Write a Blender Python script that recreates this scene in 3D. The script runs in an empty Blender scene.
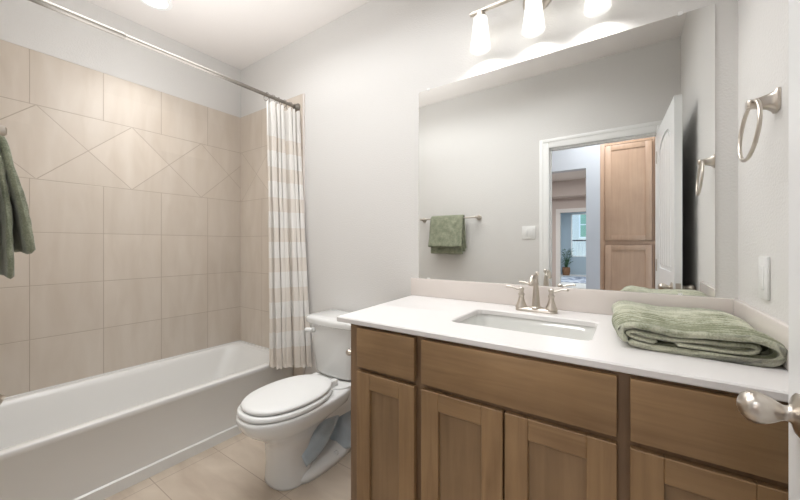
import bpy, bmesh, math, random
from mathutils import Vector, Matrix, noise
random.seed(4)
PI = math.pi
C = bpy.context.scene.collection
scn = bpy.context.scene

# ------------------------------------------------------------------ camera
cd = bpy.data.cameras.new('camera'); cam = bpy.data.objects.new('camera', cd); C.objects.link(cam)
cd.sensor_fit = 'HORIZONTAL'; cd.sensor_width = 36.0
cd.lens = 333.86 / 800 * 36
cd.shift_y = -5.16 / 800
cd.clip_start = 0.02; cd.clip_end = 200
cam.location = (0, 0, 1.2)
cam.rotation_euler = (PI / 2, 0, math.radians(34.466))
scn.camera = cam

# ------------------------------------------------------------------ world, lights, exposure
w = bpy.data.worlds.new('sky'); scn.world = w; w.use_nodes = True
wn = w.node_tree.nodes; wl = w.node_tree.links
bg = wn['Background']; sky = wn.new('ShaderNodeTexSky'); sky.sky_type = 'HOSEK_WILKIE'
sky.sun_direction = (0.5, -0.3, 0.8); sky.turbidity = 3.0
wl.new(sky.outputs[0], bg.inputs[0]); bg.inputs[1].default_value = 5
scn.view_settings.view_transform = 'Standard'; scn.view_settings.look = 'None'
scn.view_settings.gamma = 1.0; scn.view_settings.use_curve_mapping = False
scn.view_settings.exposure = 0.78

def point(name, loc, watts, col=(1, .95, .88), r=.03):
    l = bpy.data.lights.new(name, 'POINT'); l.energy = watts; l.color = col; l.shadow_soft_size = r
    o = bpy.data.objects.new(name, l); C.objects.link(o); o.location = loc; return o
def area(name, loc, size, watts, col=(1, .95, .9), rot=(0, 0, 0), size_y=None):
    l = bpy.data.lights.new(name, 'AREA'); l.energy = watts; l.color = col; l.size = size
    l.shape = 'DISK' if size_y is None else 'RECTANGLE'
    if size_y: l.size_y = size_y
    o = bpy.data.objects.new(name, l); C.objects.link(o); o.location = loc; o.rotation_euler = rot; return o
# tub downlight, then added fill lights for the bathroom, hall, living room and sunroom
o = area('downlight_lamp', (-2.41, .84, 2.69), .11, 1.0, (1, .99, .98)); o.data.spread = math.radians(85)
o = area('room_ceiling_fill', (-1.2, .82, 2.69), 1.9, 11.5, (.975, .987, 1), (0, 0, 0), .8); o.data.spread = math.radians(148)  # added overhead fill, not a fixture of the room
o = area('ceiling_bounce_fill', (-1.80, .80, 1.92), 1.25, 3.9, (.97, .985, 1), (PI, 0, 0), .70); o.data.spread = math.radians(150)   # added upward fill in mid-air, in place of a bounced flash
area('hall_fill', (-.2, -.55, 2.68), .35, 7, (.9, .95, 1))  # added fill for the hall, source unseen
area('living_room_fill', (-1.0, -3.4, 2.68), .8, 38, (1, .97, .96))  # added fill for the living room, source unseen
area('sunroom_fill', (-1.2, -9.0, 2.68), .8, 60, (.9, .96, 1))  # added overhead fill standing in for sunroom daylight

# ------------------------------------------------------------------ materials
def new_mat(name):
    m = bpy.data.materials.new(name); m.use_nodes = True
    n = m.node_tree.nodes; b = n['Principled BSDF']
    return m, n, m.node_tree.links, b
def srgb(r, g, b):
    f = lambda c: (c / 255 / 12.92) if c / 255 <= .04045 else ((c / 255 + .055) / 1.055) ** 2.4
    return (f(r), f(g), f(b), 1)
def plain(name, col, rough=.5, metal=0, bump=0, scale=80, detail=3, coat=0, spec=.5, var=0.0, vscale=6):
    m, n, l, b = new_mat(name)
    b.inputs['Base Color'].default_value = col; b.inputs['Roughness'].default_value = rough
    b.inputs['Metallic'].default_value = metal; b.inputs['Coat Weight'].default_value = coat
    b.inputs['Specular IOR Level'].default_value = spec
    tc = n.new('ShaderNodeTexCoord')
    if bump:
        t = n.new('ShaderNodeTexNoise'); t.inputs['Scale'].default_value = scale; t.inputs['Detail'].default_value = detail
        l.new(tc.outputs['Object'], t.inputs['Vector'])
        bp = n.new('ShaderNodeBump'); bp.inputs['Strength'].default_value = bump; bp.inputs['Distance'].default_value = .003
        l.new(t.outputs[0], bp.inputs['Height']); l.new(bp.outputs[0], b.inputs['Normal'])
    if var:
        t = n.new('ShaderNodeTexNoise'); t.inputs['Scale'].default_value = vscale; t.inputs['Detail'].default_value = 4
        l.new(tc.outputs['Object'], t.inputs['Vector'])
        r = n.new('ShaderNodeMapRange'); r.inputs['From Min'].default_value = .3; r.inputs['From Max'].default_value = .7
        r.inputs['To Min'].default_value = 1 - var; r.inputs['To Max'].default_value = 1 + var
        l.new(t.outputs[0], r.inputs[0])
        mx = n.new('ShaderNodeVectorMath'); mx.operation = 'SCALE'; mx.inputs[0].default_value = col[:3]
        l.new(r.outputs[0], mx.inputs['Scale']); l.new(mx.outputs[0], b.inputs['Base Color'])
    return m

M = {}
M['wall'] = plain('greige_orange_peel_paint', srgb(223, 221, 218), .6, bump=.5, scale=130, detail=2)
M['ceiling'] = plain('ceiling_paint', srgb(238, 233, 229), .7, bump=.2, scale=110)
M['trim'] = plain('white_trim_paint', srgb(243, 243, 241), .35)
M['door'] = plain('white_door_paint', srgb(240, 241, 241), .32)
M['porcelain'] = plain('white_porcelain', srgb(232, 232, 230), .12, coat=.4)
M['trapway_blue'] = plain('pale_blue_grey_gloss', srgb(184, 198, 208), .15, coat=.5, var=.12, vscale=14)  # glossy pale blue grey, mottled by noise
M['tub'] = plain('white_acrylic', srgb(226, 225, 222), .22)
M['counter'] = plain('white_cultured_marble', srgb(234, 231, 229), .34)
M['splash'] = plain('pale_cultured_marble', srgb(226, 218, 212), .25, coat=.2)
M['basin'] = plain('sink_porcelain', srgb(228, 228, 224), .12, coat=.3)
M['nickel'] = plain('brushed_nickel', srgb(202, 194, 184), .3, metal=1)
M['chrome'] = plain('satin_steel', srgb(146, 141, 134), .42, metal=1)
M['plastic'] = plain('white_plastic', srgb(235, 235, 233), .35)
M['clip'] = plain('clear_plastic_clip', srgb(240, 240, 238), .15)
M['dark'] = plain('shadow_gap', srgb(60, 48, 38), .8)
M['floor_light'] = plain('pale_hall_floor', srgb(205, 200, 196), .4)
M['hallwall'] = plain('pale_grey_hall_paint', srgb(208, 208, 212), .6)
M['roomwall'] = plain('warm_living_room_paint', srgb(212, 202, 197), .6)
M['bluewall'] = plain('pale_blue_grey_paint', srgb(172, 186, 196), .6)
M['basket'] = plain('woven_basket', srgb(128, 92, 66), .8, bump=.6, scale=60)
M['leaf'] = plain('plant_leaf', srgb(54, 88, 52), .5)
M['siding'] = plain('neighbour_siding', srgb(225, 222, 214), .7, bump=.5, scale=6)
M['green'] = plain('green_window_shade', srgb(150, 185, 160), .3)
M['rail'] = plain('dark_handrail', srgb(90, 84, 84), .5)
M['mirror'] = plain('silvered_glass', (.92, .93, .92, 1), .0, metal=1)
M['mirror_edge'] = plain('polished_glass_edge', srgb(170, 180, 174), .1)
M['soil'] = plain('pot_soil', srgb(50, 38, 30), .9)

def make_wood(name, c1, c2, axis):
    m, n, l, b = new_mat(name)
    tc = n.new('ShaderNodeTexCoord'); mp = n.new('ShaderNodeMapping')
    sc = [42, 42, 42]; sc[axis] = 3.0
    mp.inputs['Scale'].default_value = sc
    l.new(tc.outputs['Object'], mp.inputs[0])
    t = n.new('ShaderNodeTexNoise'); t.inputs['Scale'].default_value = 1.0; t.inputs['Detail'].default_value = 6; t.inputs['Distortion'].default_value = .6
    l.new(mp.outputs[0], t.inputs['Vector'])
    t2 = n.new('ShaderNodeTexNoise'); t2.inputs['Scale'].default_value = 5.0; t2.inputs['Detail'].default_value = 3
    l.new(tc.outputs['Object'], t2.inputs['Vector'])
    ad = n.new('ShaderNodeMath'); ad.operation = 'MULTIPLY_ADD'; ad.inputs[1].default_value = .55
    l.new(t.outputs[0], ad.inputs[0])
    mu = n.new('ShaderNodeMath'); mu.operation = 'MULTIPLY'; mu.inputs[1].default_value = .45
    l.new(t2.outputs[0], mu.inputs[0]); l.new(mu.outputs[0], ad.inputs[2])
    r = n.new('ShaderNodeValToRGB'); r.color_ramp.elements[0].position = .34; r.color_ramp.elements[1].position = .66
    r.color_ramp.elements[0].color = c1; r.color_ramp.elements[1].color = c2
    l.new(ad.outputs[0], r.inputs[0]); l.new(r.outputs[0], b.inputs['Base Color'])
    b.inputs['Roughness'].default_value = .42
    bp = n.new('ShaderNodeBump'); bp.inputs['Strength'].default_value = .12; bp.inputs['Distance'].default_value = .001
    l.new(t.outputs[0], bp.inputs['Height']); l.new(bp.outputs[0], b.inputs['Normal'])
    return m
WA, WB = srgb(128, 99, 67), srgb(158, 127, 90)
M['wood_h'] = make_wood('stained_maple_grain_across', WA, WB, 0)
M['wood_v'] = make_wood('stained_maple_grain_upright', WA, WB, 2)
M['wood_p'] = make_wood('stained_maple_panel', srgb(124, 98, 69), srgb(146, 118, 86), 2)
M['wood_f_shaded'] = make_wood('stained_maple_frame_shaded', srgb(112, 87, 62), srgb(138, 110, 82), 2)  # same maple darkened, shade on the face frame put into the colour
M['linen'] = make_wood('light_maple', srgb(184, 148, 122), srgb(198, 162, 134), 2)

def math_node(n, l, op, a, b=None, c=None):
    x = n.new('ShaderNodeMath'); x.operation = op
    for i, v in enumerate((a, b, c)):
        if v is None: continue
        if isinstance(v, (int, float)): x.inputs[i].default_value = v
        else: l.new(v, x.inputs[i])
    return x.outputs[0]
def tile_material(name, axis, y0, band=True):
    """wall tile: 0.318 x 0.30 grid with a diamond band; axis is the horizontal world axis"""
    m, n, l, b = new_mat(name)
    g = n.new('ShaderNodeNewGeometry'); s = n.new('ShaderNodeSeparateXYZ'); l.new(g.outputs['Position'], s.inputs[0])
    h = s.outputs[axis]; z = s.outputs[2]
    mn = lambda *a: math_node(n, l, *a)
    def line_dist(v, off, per):       # distance to the nearest line of a family
        t = mn('SUBTRACT', v, off); t = mn('DIVIDE', t, per); t = mn('ADD', t, .5); t = mn('FRACT', t); t = mn('SUBTRACT', t, .5)
        t = mn('ABSOLUTE', t); return mn('MULTIPLY', t, per)
    dv = line_dist(h, y0, .318)
    # rows below the band: lines at 1.571 - k*.30 ; above the band: 1.989, 2.293
    dlow = line_dist(z, 1.571, .3005)
    dup = line_dist(z, 1.989, .3045)
    low = mn('LESS_THAN', z, 1.571 + .003); up = mn('GREATER_THAN', z, 1.989 - .003)
    inband = mn('SUBTRACT', mn('SUBTRACT', 1, low), up)
    dh = mn('ADD', mn('ADD', mn('MULTIPLY', dlow, low), mn('MULTIPLY', dup, up)), mn('MULTIPLY', inband, 1))
    drect = mn('MINIMUM', mn('ADD', dv, inband), dh)
    u = mn('DIVIDE', mn('SUBTRACT', h, y0 + .465), .22); wv = mn('DIVIDE', mn('SUBTRACT', z, 1.78), .209)
    d1 = line_dist(mn('ADD', u, wv), 1, 2); d2 = line_dist(mn('SUBTRACT', u, wv), 1, 2)
    dd = mn('MULTIPLY', mn('MINIMUM', d1, d2), .151)
    dd = mn('ADD', dd, mn('SUBTRACT', 1, inband))
    dist = mn('MINIMUM', drect, dd)
    gr = n.new('ShaderNodeMapRange'); gr.inputs['From Min'].default_value = .0012; gr.inputs['From Max'].default_value = .0026
    l.new(dist, gr.inputs[0])
    # stone-look tile colour with soft slanted veins
    mp = n.new('ShaderNodeMapping'); mp.inputs['Rotation'].default_value = (.35, .35, 0); mp.inputs['Scale'].default_value = (9, 9, 2.0)
    l.new(g.outputs['Position'], mp.inputs[0])
    t = n.new('ShaderNodeTexNoise'); t.inputs['Scale'].default_value = 1.3; t.inputs['Detail'].default_value = 7; t.inputs['Distortion'].default_value = .5
    l.new(mp.outputs[0], t.inputs['Vector'])
    r = n.new('ShaderNodeValToRGB'); r.color_ramp.elements[0].position = .3; r.color_ramp.elements[1].position = .72
    r.color_ramp.elements[0].color = srgb(209, 197, 183); r.color_ramp.elements[1].color = srgb(219, 209, 197)
    l.new(t.outputs[0], r.inputs[0])
    # per-tile tone
    tv = mn('FLOOR', mn('DIVIDE', mn('SUBTRACT', h, y0), .318)); tz = mn('FLOOR', mn('DIVIDE', mn('SUBTRACT', z, 1.571), .3005))
    cx = n.new('ShaderNodeCombineXYZ'); l.new(tv, cx.inputs[0]); l.new(tz, cx.inputs[1])
    wn_ = n.new('ShaderNodeTexWhiteNoise'); l.new(cx.outputs[0], wn_.inputs['Vector'])
    tone = mn('MULTIPLY_ADD', wn_.outputs['Value'], .05, .975)
    dia_highlight = mn('LESS_THAN', mn('ADD', mn('ABSOLUTE', u), mn('ABSOLUTE', wv)), 1.0)      # vanity light's highlight painted in as a paler diamond
    tone = mn('MULTIPLY_ADD', dia_highlight, .05, tone)
    sc = n.new('ShaderNodeVectorMath'); sc.operation = 'SCALE'; l.new(r.outputs[0], sc.inputs[0]); l.new(tone, sc.inputs['Scale'])
    mix = n.new('ShaderNodeMix'); mix.data_type = 'RGBA'; l.new(gr.outputs[0], mix.inputs['Factor'])
    mix.inputs['A'].default_value = srgb(188, 174, 159); l.new(sc.outputs[0], mix.inputs['B'])
    l.new(mix.outputs['Result'], b.inputs['Base Color'])
    b.inputs['Roughness'].default_value = .32
    bp = n.new('ShaderNodeBump'); bp.inputs['Strength'].default_value = .5; bp.inputs['Distance'].default_value = .002
    l.new(gr.outputs[0], bp.inputs['Height']); l.new(bp.outputs[0], b.inputs['Normal'])
    return m
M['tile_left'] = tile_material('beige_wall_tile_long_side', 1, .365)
M['tile_back'] = tile_material('beige_wall_tile_end', 0, -2.764)

def floor_material():
    m, n, l, b = new_mat('beige_floor_tile')
    g = n.new('ShaderNodeNewGeometry'); s = n.new('ShaderNodeSeparateXYZ'); l.new(g.outputs['Position'], s.inputs[0])
    mn = lambda *a: math_node(n, l, *a)
    def ld(v, off, per):
        t = mn('FRACT', mn('ADD', mn('DIVIDE', mn('SUBTRACT', v, off), per), .5)); return mn('MULTIPLY', mn('ABSOLUTE', mn('SUBTRACT', t, .5)), per)
    dist = mn('MINIMUM', ld(s.outputs[1], 1.005, .318), ld(s.outputs[0], -1.36, .61))
    gr = n.new('ShaderNodeMapRange'); gr.inputs['From Min'].default_value = .001; gr.inputs['From Max'].default_value = .0025
    l.new(dist, gr.inputs[0])
    mp = n.new('ShaderNodeMapping'); mp.inputs['Scale'].default_value = (1.5, 6, 1); mp.inputs['Rotation'].default_value = (0, 0, .3)
    l.new(g.outputs['Position'], mp.inputs[0])
    t = n.new('ShaderNodeTexNoise'); t.inputs['Scale'].default_value = 1.5; t.inputs['Detail'].default_value = 6; t.inputs['Distortion'].default_value = .8
    l.new(mp.outputs[0], t.inputs['Vector'])
    r = n.new('ShaderNodeValToRGB'); r.color_ramp.elements[0].position = .3; r.color_ramp.elements[1].position = .72
    r.color_ramp.elements[0].color = srgb(184, 168, 151); r.color_ramp.elements[1].color = srgb(206, 192, 175)
    l.new(t.outputs[0], r.inputs[0])
    mix = n.new('ShaderNodeMix'); mix.data_type = 'RGBA'; l.new(gr.outputs[0], mix.inputs['Factor'])
    mix.inputs['A'].default_value = srgb(160, 143, 128); l.new(r.outputs[0], mix.inputs['B'])
    l.new(mix.outputs['Result'], b.inputs['Base Color']); b.inputs['Roughness'].default_value = .4
    return m
M['floor'] = floor_material()

def terry(name, c1, c2, ribs=0.0, ribscale=60, ribdir='Y'):
    m, n, l, b = new_mat(name)
    tc = n.new('ShaderNodeTexCoord')
    t = n.new('ShaderNodeTexNoise'); t.inputs['Scale'].default_value = 260; t.inputs['Detail'].default_value = 3
    t3 = n.new('ShaderNodeTexNoise'); t3.inputs['Scale'].default_value = 28; t3.inputs['Detail'].default_value = 4
    l.new(tc.outputs['Object'], t.inputs['Vector']); l.new(tc.outputs['Object'], t3.inputs['Vector'])
    h = math_node(n, l, 'MULTIPLY_ADD', t3.outputs[0], .6, math_node(n, l, 'MULTIPLY', t.outputs[0], .5))
    r = n.new('ShaderNodeValToRGB'); r.color_ramp.elements[0].position = .38; r.color_ramp.elements[1].position = .7
    r.color_ramp.elements[0].color = c1; r.color_ramp.elements[1].color = c2
    l.new(h, r.inputs[0]); l.new(r.outputs[0], b.inputs['Base Color'])
    hh = h; hc = h
    if ribs:
        wv = n.new('ShaderNodeTexWave'); wv.bands_direction = ribdir; wv.inputs['Scale'].default_value = ribscale; wv.inputs['Distortion'].default_value = 1.6
        wv.inputs['Detail'].default_value = 2; wv.inputs['Detail Scale'].default_value = .6
        l.new(tc.outputs['Object'], wv.inputs['Vector'])
        hh = math_node(n, l, 'MULTIPLY_ADD', wv.outputs['Fac'], ribs * 1.6, h)
        pw_ = math_node(n, l, 'POWER', wv.outputs['Fac'], .6)
        hc = math_node(n, l, 'ADD', h, math_node(n, l, 'MULTIPLY_ADD', pw_, .34, -.22)); l.new(hc, r.inputs[0])
    bp = n.new('ShaderNodeBump'); bp.inputs['Strength'].default_value = .9; bp.inputs['Distance'].default_value = .004
    l.new(hh, bp.inputs['Height']); l.new(bp.outputs[0], b.inputs['Normal'])
    b.inputs['Roughness'].default_value = .95; b.inputs['Sheen Weight'].default_value = .4; b.inputs['Specular IOR Level'].default_value = .1
    return m
M['towel'] = terry('sage_green_ribbed_terry', srgb(132, 136, 110), srgb(202, 203, 182), .5, 12)
M['towel_dark'] = terry('olive_green_terry', srgb(118, 124, 103), srgb(160, 163, 141))

def curtain_material():
    m, n, l, b = new_mat('striped_cotton')
    g = n.new('ShaderNodeNewGeometry'); s = n.new('ShaderNodeSeparateXYZ'); l.new(g.outputs['Position'], s.inputs[0])
    mn = lambda *a: math_node(n, l, *a)
    fr = mn('FRACT', mn('DIVIDE', mn('SUBTRACT', s.outputs[2], .402), .2045))
    st = mn('LESS_THAN', fr, .47)
    top = mn('LESS_THAN', s.outputs[2], 1.98)
    st = mn('MULTIPLY', st, top)
    st = mn('MAXIMUM', st, mn('LESS_THAN', s.outputs[2], .402))
    mix = n.new('ShaderNodeMix'); mix.data_type = 'RGBA'; l.new(st, mix.inputs['Factor'])
    mix.inputs['A'].default_value = srgb(240, 237, 232); mix.inputs['B'].default_value = srgb(233, 225, 215)
    t = n.new('ShaderNodeTexNoise'); t.inputs['Scale'].default_value = 300
    bp = n.new('ShaderNodeBump'); bp.inputs['Strength'].default_value = .2; bp.inputs['Distance'].default_value = .001
    l.new(g.outputs['Position'], t.inputs['Vector']); l.new(t.outputs[0], bp.inputs['Height'])
    b.inputs['Roughness'].default_value = .9; l.new(mix.outputs['Result'], b.inputs['Base Color']); l.new(bp.outputs[0], b.inputs['Normal'])
    tr = n.new('ShaderNodeBsdfTranslucent'); l.new(mix.outputs['Result'], tr.inputs[0])
    ms = n.new('ShaderNodeMixShader'); ms.inputs[0].default_value = .08
    l.new(b.outputs[0], ms.inputs[1]); l.new(tr.outputs[0], ms.inputs[2]); l.new(ms.outputs[0], n['Material Output'].inputs[0])
    return m
M['curtain'] = curtain_material()
def emit(name, col, strength):
    m, n, l, b = new_mat(name)
    b.inputs['Base Color'].default_value = col; b.inputs['Emission Color'].default_value = col; b.inputs['Emission Strength'].default_value = strength
    return m
M['lens'] = emit('lit_downlight_lens', (1, .98, .95, 1), 2.2)
M['bulb'] = emit('lit_bulb', (1, .98, .95, 1), 2.2)
def shade_material():
    m, n, l, b = new_mat('lit_frosted_glass')
    b.inputs['Base Color'].default_value = (.92, .92, .91, 1); b.inputs['Roughness'].default_value = .35
    b.inputs['Emission Color'].default_value = (1, .98, .95, 1); b.inputs['Emission Strength'].default_value = .42
    tr = n.new('ShaderNodeBsdfTransparent'); tl = n.new('ShaderNodeBsdfTranslucent'); tl.inputs[0].default_value = (.95, .95, .93, 1)
    m1 = n.new('ShaderNodeMixShader'); m1.inputs[0].default_value = .5; l.new(b.outputs[0], m1.inputs[1]); l.new(tr.outputs[0], m1.inputs[2])
    m2 = n.new('ShaderNodeMixShader'); m2.inputs[0].default_value = .4; l.new(m1.outputs[0], m2.inputs[1]); l.new(tl.outputs[0], m2.inputs[2])
    l.new(m2.outputs[0], n['Material Output'].inputs[0]); return m
M['shade'] = shade_material()
def glass_material():
    m, n, l, b = new_mat('window_glass')
    tr = n.new('ShaderNodeBsdfTransparent'); gl = n.new('ShaderNodeBsdfGlossy'); gl.inputs['Roughness'].default_value = 0
    ms = n.new('ShaderNodeMixShader'); ms.inputs[0].default_value = .05
    l.new(tr.outputs[0], ms.inputs[1]); l.new(gl.outputs[0], ms.inputs[2]); l.new(ms.outputs[0], n['Material Output'].inputs[0]); return m
M['glass'] = glass_material()
def rug_material():
    m, n, l, b = new_mat('blue_patterned_rug')
    tc = n.new('ShaderNodeTexCoord'); v = n.new('ShaderNodeTexVoronoi'); v.inputs['Scale'].default_value = 5
    l.new(tc.outputs['Object'], v.inputs['Vector'])
    r = n.new('ShaderNodeValToRGB'); r.color_ramp.elements[0].color = srgb(62, 74, 100); r.color_ramp.elements[1].color = srgb(170, 174, 184)
    r.color_ramp.elements[0].position = .3; r.color_ramp.elements[1].position = .55
    l.new(v.outputs['Distance'], r.inputs[0]); l.new(r.outputs[0], b.inputs['Base Color']); b.inputs['Roughness'].default_value = .95
    return m
M['rug'] = rug_material()

# ------------------------------------------------------------------ mesh helpers
def B(): return bmesh.new()
def box(bm, x0, x1, y0, y1, z0, z1, bev=0, seg=2, mat=None):
    r = bmesh.ops.create_cube(bm, size=1); vs = r['verts']
    for v in vs:
        v.co = Vector(((x0 + x1) / 2 + v.co.x * (x1 - x0), (y0 + y1) / 2 + v.co.y * (y1 - y0), (z0 + z1) / 2 + v.co.z * (z1 - z0)))
    if bev:
        es = list({e for v in vs for e in v.link_edges})
        bmesh.ops.bevel(bm, geom=es, offset=bev, segments=seg, profile=.5, affect='EDGES')
    return bm
def loft(bm, rings, cap0=True, cap1=True, closed=True):
    vr = [[bm.verts.new(p) for p in r] for r in rings]
    n = len(rings[0])
    for a, b_ in zip(vr[:-1], vr[1:]):
        for i in range(n if closed else n - 1):
            j = (i + 1) % n
            bm.faces.new((a[i], a[j], b_[j], b_[i]))
    if cap0: bm.faces.new(list(reversed(vr[0])))
    if cap1: bm.faces.new(vr[-1])
    return vr
def circ(c, r, n=24, ax='z', ry=None):
    ry = r if ry is None else ry; out = []
    for i in range(n):
        a = 2 * PI * i / n; p, q = r * math.cos(a), ry * math.sin(a)
        out.append(Vector(c) + Vector({'z': (p, q, 0), 'y': (p, 0, q), 'x': (0, p, q)}[ax]))
    return out
def lathe(bm, c, prof, ax='z', n=24, sq=1.0, caps=True):
    """prof: list of (offset along axis, radius)"""
    d = {'z': Vector((0, 0, 1)), 'y': Vector((0, 1, 0)), 'x': Vector((1, 0, 0))}[ax]
    rings = [circ(Vector(c) + d * h, max(r, 1e-4), n, ax, max(r, 1e-4) * sq) for h, r in prof]
    loft(bm, rings, caps, caps); return bm
def tube(bm, pts, rad, n=14, caps=True, flat=1.0):
    """swept tube with a radius per point"""
    pts = [Vector(p) for p in pts]
    if not hasattr(rad, '__len__'): rad = [rad] * len(pts)
    rings = []; up = None
    for i, p in enumerate(pts):
        t = (pts[min(i + 1, len(pts) - 1)] - pts[max(i - 1, 0)]).normalized()
        if up is None:
            up = Vector((0, 0, 1)) if abs(t.z) < .9 else Vector((0, 1, 0))
        s = t.cross(up).normalized(); up = s.cross(t).normalized()
        rings.append([p + s * math.cos(2 * PI * k / n) * rad[i] + up * math.sin(2 * PI * k / n) * rad[i] * flat for k in range(n)])
    loft(bm, rings, caps, caps); return bm
def torus(bm, c, R, r, ax='y', n=40, m=10, tilt=None):
    c = Vector(c); vr = []
    for i in range(n):
        a = 2 * PI * i / n
        d = {'y': Vector((math.cos(a), 0, math.sin(a))), 'x': Vector((0, math.cos(a), math.sin(a))), 'z': Vector((math.cos(a), math.sin(a), 0))}[ax]
        axv = {'y': Vector((0, 1, 0)), 'x': Vector((1, 0, 0)), 'z': Vector((0, 0, 1))}[ax]
        ring = []
        for k in range(m):
            b_ = 2 * PI * k / m; p = d * (R + r * math.cos(b_)) + axv * r * math.sin(b_)
            if tilt: p = tilt @ p
            ring.append(bm.verts.new(c + p))
        vr.append(ring)
    for i in range(n):
        for k in range(m):
            bm.faces.new((vr[i][k], vr[(i + 1) % n][k], vr[(i + 1) % n][(k + 1) % m], vr[i][(k + 1) % m]))
def spline(pts, k=8):
    pts = [Vector(p) for p in pts]; out = []
    P = [2 * pts[0] - pts[1]] + pts + [2 * pts[-1] - pts[-2]]
    for i in range(1, len(P) - 2):
        for j in range(k):
            t = j / k; a, b_, c, d = P[i - 1], P[i], P[i + 1], P[i + 2]
            out.append(.5 * ((2 * b_) + (c - a) * t + (2 * a - 5 * b_ + 4 * c - d) * t * t + (-a + 3 * b_ - 3 * c + d) * t ** 3))
    out.append(pts[-1]); return out
def finish(name, bm, mat, smooth):
    bmesh.ops.recalc_face_normals(bm, faces=bm.faces)
    me = bpy.data.meshes.new(name); bm.to_mesh(me); bm.free(); me.materials.append(M[mat] if isinstance(mat, str) else mat)
    for p in me.polygons: p.use_smooth = bool(smooth)
    if smooth and smooth is not True and smooth > 0:
        try: me.set_sharp_from_angle(angle=math.radians(smooth))
        except Exception: pass
    o = bpy.data.objects.new(name, me); C.objects.link(o); return o
def worldloc(o):
    v = Vector(o.location)
    while o.parent: o = o.parent; v += Vector(o.location)
    return v
def part(name, bm, mat, parent, smooth=35, label=None):
    o = finish(name, bm, mat, smooth); o.data.transform(Matrix.Translation(-worldloc(parent))); o.parent = parent
    if label: o['label'] = label
    return o
def single(name, bm, mat, label, cat, group=None, smooth=35):
    o = finish(name, bm, mat, smooth)
    vs = [v.co for v in o.data.vertices]
    c = Vector(((min(v.x for v in vs) + max(v.x for v in vs)) / 2, (min(v.y for v in vs) + max(v.y for v in vs)) / 2, min(v.z for v in vs)))
    o.data.transform(Matrix.Translation(-c)); o.location = c
    o['label'] = label; o['category'] = cat
    if group: o['group'] = group
    return o
def thing(name, loc, label, cat, group=None):
    o = bpy.data.objects.new(name, None); C.objects.link(o); o.location = loc; o.empty_display_size = .05
    o['label'] = label; o['category'] = cat
    if group: o['group'] = group
    return o
def struct(name, bm, mat, parent=None, smooth=35):
    o = finish(name, bm, mat, smooth)
    if parent: o.parent = parent
    o['kind'] = 'structure'; return o
def bx(*a, **k): return box(B(), *a, **k)

# ------------------------------------------------------------------ the room shell
XL, XR, YB, YF, ZC = -2.764, .308, 1.6, .045, 2.71
T = .12
struct('floor', bx(XL - T, XR + T, -.075, YB + T, -.1, 0), 'floor')
struct('ceiling', bx(XL - T, XR + T, -.075, YB + T, ZC, ZC + .1), 'ceiling')
struct('wall_left', bx(XL - T, XL, YF - T, YB + T, 0, ZC), 'wall')
struct('wall_back', bx(XL, XR, YB, YB + T, 0, ZC), 'wall')
struct('wall_right', bx(XR, XR + T, YF - T, YB + T, 0, ZC), 'wall')
# front wall with the door opening
OX0, OX1, OZ = -.578, .168, 2.045
b = B(); box(b, XL, OX0 - .02, YF - T, YF, 0, ZC); box(b, OX1 + .02, XR, YF - T, YF, 0, ZC); box(b, OX0 - .02, OX1 + .02, YF - T, YF, OZ + .02, ZC)
struct('wall_front', b, 'wall')
# wall tile, three sides of the tub
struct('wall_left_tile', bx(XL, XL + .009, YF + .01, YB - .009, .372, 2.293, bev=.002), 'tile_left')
struct('wall_back_tile', bx(XL, -1.943, YB - .009, YB, 0, 2.293), 'tile_back')
struct('wall_front_tile', bx(XL, -1.943, YF, YF + .009, 0, 2.293), 'tile_back')
struct('trim_1', bx(-1.943, -1.928, YB - .012, YB, 0, 2.293, bev=.003), 'splash')
struct('trim_2', bx(-1.943, -1.928, YF, YF + .012, 0, 2.293, bev=.003), 'splash')

def baseboard(name, x0, x1, y0, y1):
    b = B(); box(b, x0, x1, y0, y1, 0, .085, bev=.002)
    dx, dy = (x1 - x0), (y1 - y0)
    if dx > dy:
        if y1 > .8: box(b, x0, x1, y0 + .006, y1, .08, .105, bev=.002)
        else: box(b, x0, x1, y0, y1 - .006, .08, .105, bev=.002)
    else: box(b, x0 + .006, x1, y0, y1, .08, .105, bev=.002)
    struct(name, b, 'trim')
baseboard('baseboard_back', -1.928, -.90, YB - .015, YB)
baseboard('baseboard_front', -1.928, OX0 - .09, YF, YF + .011)
baseboard('baseboard_right', XR - .015, XR, YF + .02, .96)

# door casing and jamb
b = B()
cw = .078
def casing(b, y0, y1, s):
    for x0, x1 in ((OX0 - cw, OX0), (OX1, OX1 + cw)):
        box(b, x0, x1, y0, y1, 0, OZ + cw, bev=.004)
    box(b, OX0, OX1, y0, y1, OZ, OZ + cw, bev=.004)
    e = .004 * s
    ya, yb = (y1, y1 + e) if s > 0 else (y0 + e, y0)
    box(b, OX0 - cw, OX0 - cw + .03, ya, yb, 0, OZ + cw, bev=.002); box(b, OX1 + cw - .03, OX1 + cw, ya, yb, 0, OZ + cw, bev=.002)
    box(b, OX0 - cw + .03, OX1 + cw - .03, ya, yb, OZ + cw - .03, OZ + cw, bev=.002)
casing(b, YF, YF + .009, 1)
struct('trim_3', b, 'trim')
b = B(); casing(b, YF - T - .014, YF - T, -1); struct('trim_4', b, 'trim')
b = B(); box(b, OX0 - .018, OX0, YF - T, YF, 0, OZ + .018); box(b, OX1, OX1 + .018, YF - T, YF, 0, OZ + .018); box(b, OX0, OX1, YF - T, YF, OZ, OZ + .018)
box(b, OX0, OX0 + .01, YF - .075, YF - .04, 0, OZ); box(b, OX0, OX1, YF - .075, YF - .04, OZ - .01, OZ)
struct('door_frame', b, 'trim')

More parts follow.
